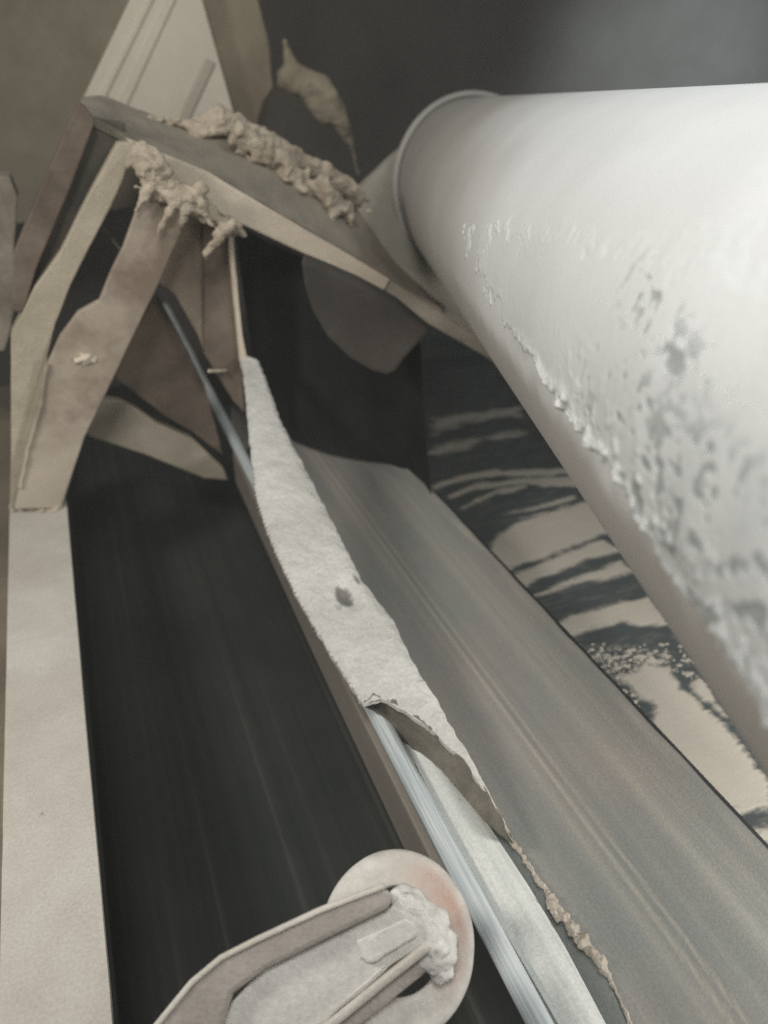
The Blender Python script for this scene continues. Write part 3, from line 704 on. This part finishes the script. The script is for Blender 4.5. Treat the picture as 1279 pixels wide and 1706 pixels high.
HZ = ZD + EYE + 0.0006 + 0.0026*dm + 0.00015*f2*dm
Pd2 = np.stack([GX, GY, HZ], -1)
dl = grid_mesh('dust_layer', Pd2[:, ::-1], M['deckdust'], dk, 'dust', dm[:, ::-1])
tag(dl, None, None, None, 'stuff')
# speckled scatter of small dust crumbs
rnd = random.Random(77); bm = bmesh.new()
for k in range(260):
    x, y = rnd.uniform(655, 1040), rnd.gauss(900, 38)
    if k > 200: x, y = rnd.uniform(760, 900), rnd.uniform(930, 1110)
    if y < 840: continue
    c = z6(x, y); r = rnd.choice((0.0012, 0.0016, 0.002, 0.003, 0.005))
    n = 7; an = rnd.uniform(0, 6); vs = []
    for q in range(n):
        rr = r*rnd.uniform(0.6, 1.2); vs.append(bm.verts.new(W(c + Vector((rr*1.5*math.cos(an+q*6.283/n), rr*math.sin(an+q*6.283/n), 0)))))
    tv = bm.verts.new(W(c + Vector((0, 0, 0.0035))))
    for q in range(n): bm.faces.new((vs[q], vs[(q+1) % n], tv))
me = bpy.data.meshes.new('dust_crumbs'); bm.to_mesh(me); bm.free()
tag(link('dust_crumbs', me, M['patch'], dk), None, None, None, 'stuff')

# ------------------------------------------------------------------ roller bracket with ring at the bottom
DB = 0.66
VD = ray(520, 1590).normalized()            # the arm's flanges stand square to this direction
bk = thing('roller_bracket', at_d(660, 1568, DB), 'dusty U shaped arm ending in a worn cream and red ring', 'bracket')
# ring by lathe, axis towards the viewer, slightly tilted
RK = (DB+0.045)/DB
cen = at_d(662, 1566, DB+0.045); ax = (-ray(662, 1566).normalized() + Rt*0.06 + Up*0.10).normalized()
bx = Rt - ax*Rt.dot(ax); bx.normalize(); by = ax.cross(bx)
px = DB/FOC*RK
prof = [(73, -26), (73, 6), (75, 9), (80, 10), (108, 10), (119, 9), (126, 5), (130, -3), (131, -26)]
NA = 96; vs = []; red = []; F = []
for k in range(NA):
    an = 2*math.pi*k/NA; c_, s_ = math.cos(an), math.sin(an)
    for (r, h) in prof:
        wob = 1 + 0.008*noise.noise(Vector((c_*3, s_*3, r*0.1)))
        vs.append(tuple(W(cen + bx*(c_*r*px*wob) + by*(s_*r*px*1.10*wob) + ax*(h*px*1.2))))
        f = max(0, 1-abs(r-96)/26.0)**0.5*max(0, math.cos(an-0.42))**1.3
        red.append(f)
npf = len(prof)
for k in range(NA):
    for j in range(npf):
        F.append((k*npf+j, ((k+1) % NA)*npf+j, ((k+1) % NA)*npf+(j+1) % npf, k*npf+(j+1) % npf))
me = bpy.data.meshes.new('ring'); me.from_pydata(vs, [], F); me.update(); set_attr(me, 'red', red)
bm = bmesh.new(); bm.from_mesh(me); bmesh.ops.recalc_face_normals(bm, faces=bm.faces); bm.to_mesh(me); bm.free()
ro = link('ring', me, M['ring'], bk); md = ro.modifiers.new('round', 'SUBSURF'); md.levels = 1; md.render_levels = 2
def PD(pts, d): return [at_d(u, v, d) for u, v in pts]
slab('arm_floor', PD(((330, 1760), (385, 1668), (440, 1610), (560, 1552), (652, 1508), (662, 1490), (680, 1512), (706, 1520), (726, 1560), (722, 1600), (700, 1580), (650, 1610), (540, 1706), (480, 1760)), DB-0.016), VD*0.012, M['armfloor'], bk, 0.008, 0.0012, 0.003)
slab('upper_flange', PD(((215, 1770), (272, 1700), (322, 1640), (370, 1600), (430, 1570), (535, 1520), (638, 1478), (654, 1486), (650, 1512), (560, 1556), (440, 1616), (386, 1656), (372, 1700), (350, 1770)), DB-0.030), VD*0.038, M['arm'], bk, 0.0, 0.0, 0.004)
lipo = dense([at_d(u, v, DB-0.030) for u, v in ((212, 1768), (269, 1698), (319, 1637), (368, 1596), (429, 1565), (534, 1516), (640, 1476))], 0.008, closed=False)
tube('flange_lip', lipo, 0.0026, M['armedge'], bk, 12)
slab('lower_flange', PD(((708, 1570), (718, 1584), (640, 1646), (560, 1711), (486, 1770), (460, 1770), (540, 1706), (640, 1624)), DB-0.022), VD*0.030, M['armedge'], bk, 0.02, 0.0005, 0.003)
slab('flange_side', PD(((716, 1582), (730, 1604), (640, 1676), (520, 1772), (480, 1772), (560, 1706), (640, 1640)), DB-0.008), VD*0.02, M['arm'], bk, 0.02, 0.0005, 0.003)
slab('tab', PD(((592, 1566), (600, 1596), (614, 1606), (630, 1600), (694, 1560), (690, 1538), (676, 1530), (640, 1546)), DB-0.022), VD*0.010, M['armfloor'], bk, 0.006, 0.0010, 0.002)
caked('dust_clump', path_blobs([at_d(u, v, DB-0.004) for u, v in ((660, 1500), (678, 1508), (696, 1522), (710, 1545), (720, 1578), (716, 1596))], 0.0095, 0.003, 0.003, 61)
      + path_blobs([at_d(u, v, DB+0.010) for u, v in ((668, 1496), (690, 1505), (715, 1535), (732, 1580), (730, 1610))], 0.012, 0.003, 0.003, 62), 0.0016, M['armfloor'], bk, 0.3, 160, 0.0003, 10)

# ------------------------------------------------------------------ dusty air
hz = bpy.data.materials.new('dusty_air'); hz.use_nodes = True; hn = hz.node_tree
hn.nodes.remove(hn.nodes['Principled BSDF'])
pv = hn.nodes.new('ShaderNodeVolumePrincipled'); pv.inputs['Color'].default_value = (0.90, 0.91, 0.88, 1); pv.inputs['Density'].default_value = HAZE
hn.links.new(pv.outputs[0], hn.nodes['Material Output'].inputs['Volume'])
tag(box('haze', -4, 8, -2.5, 6, -2.4, 2.6, hz, bevel=0), 'thin dusty air filling the conveyor bay', None, None, 'stuff')
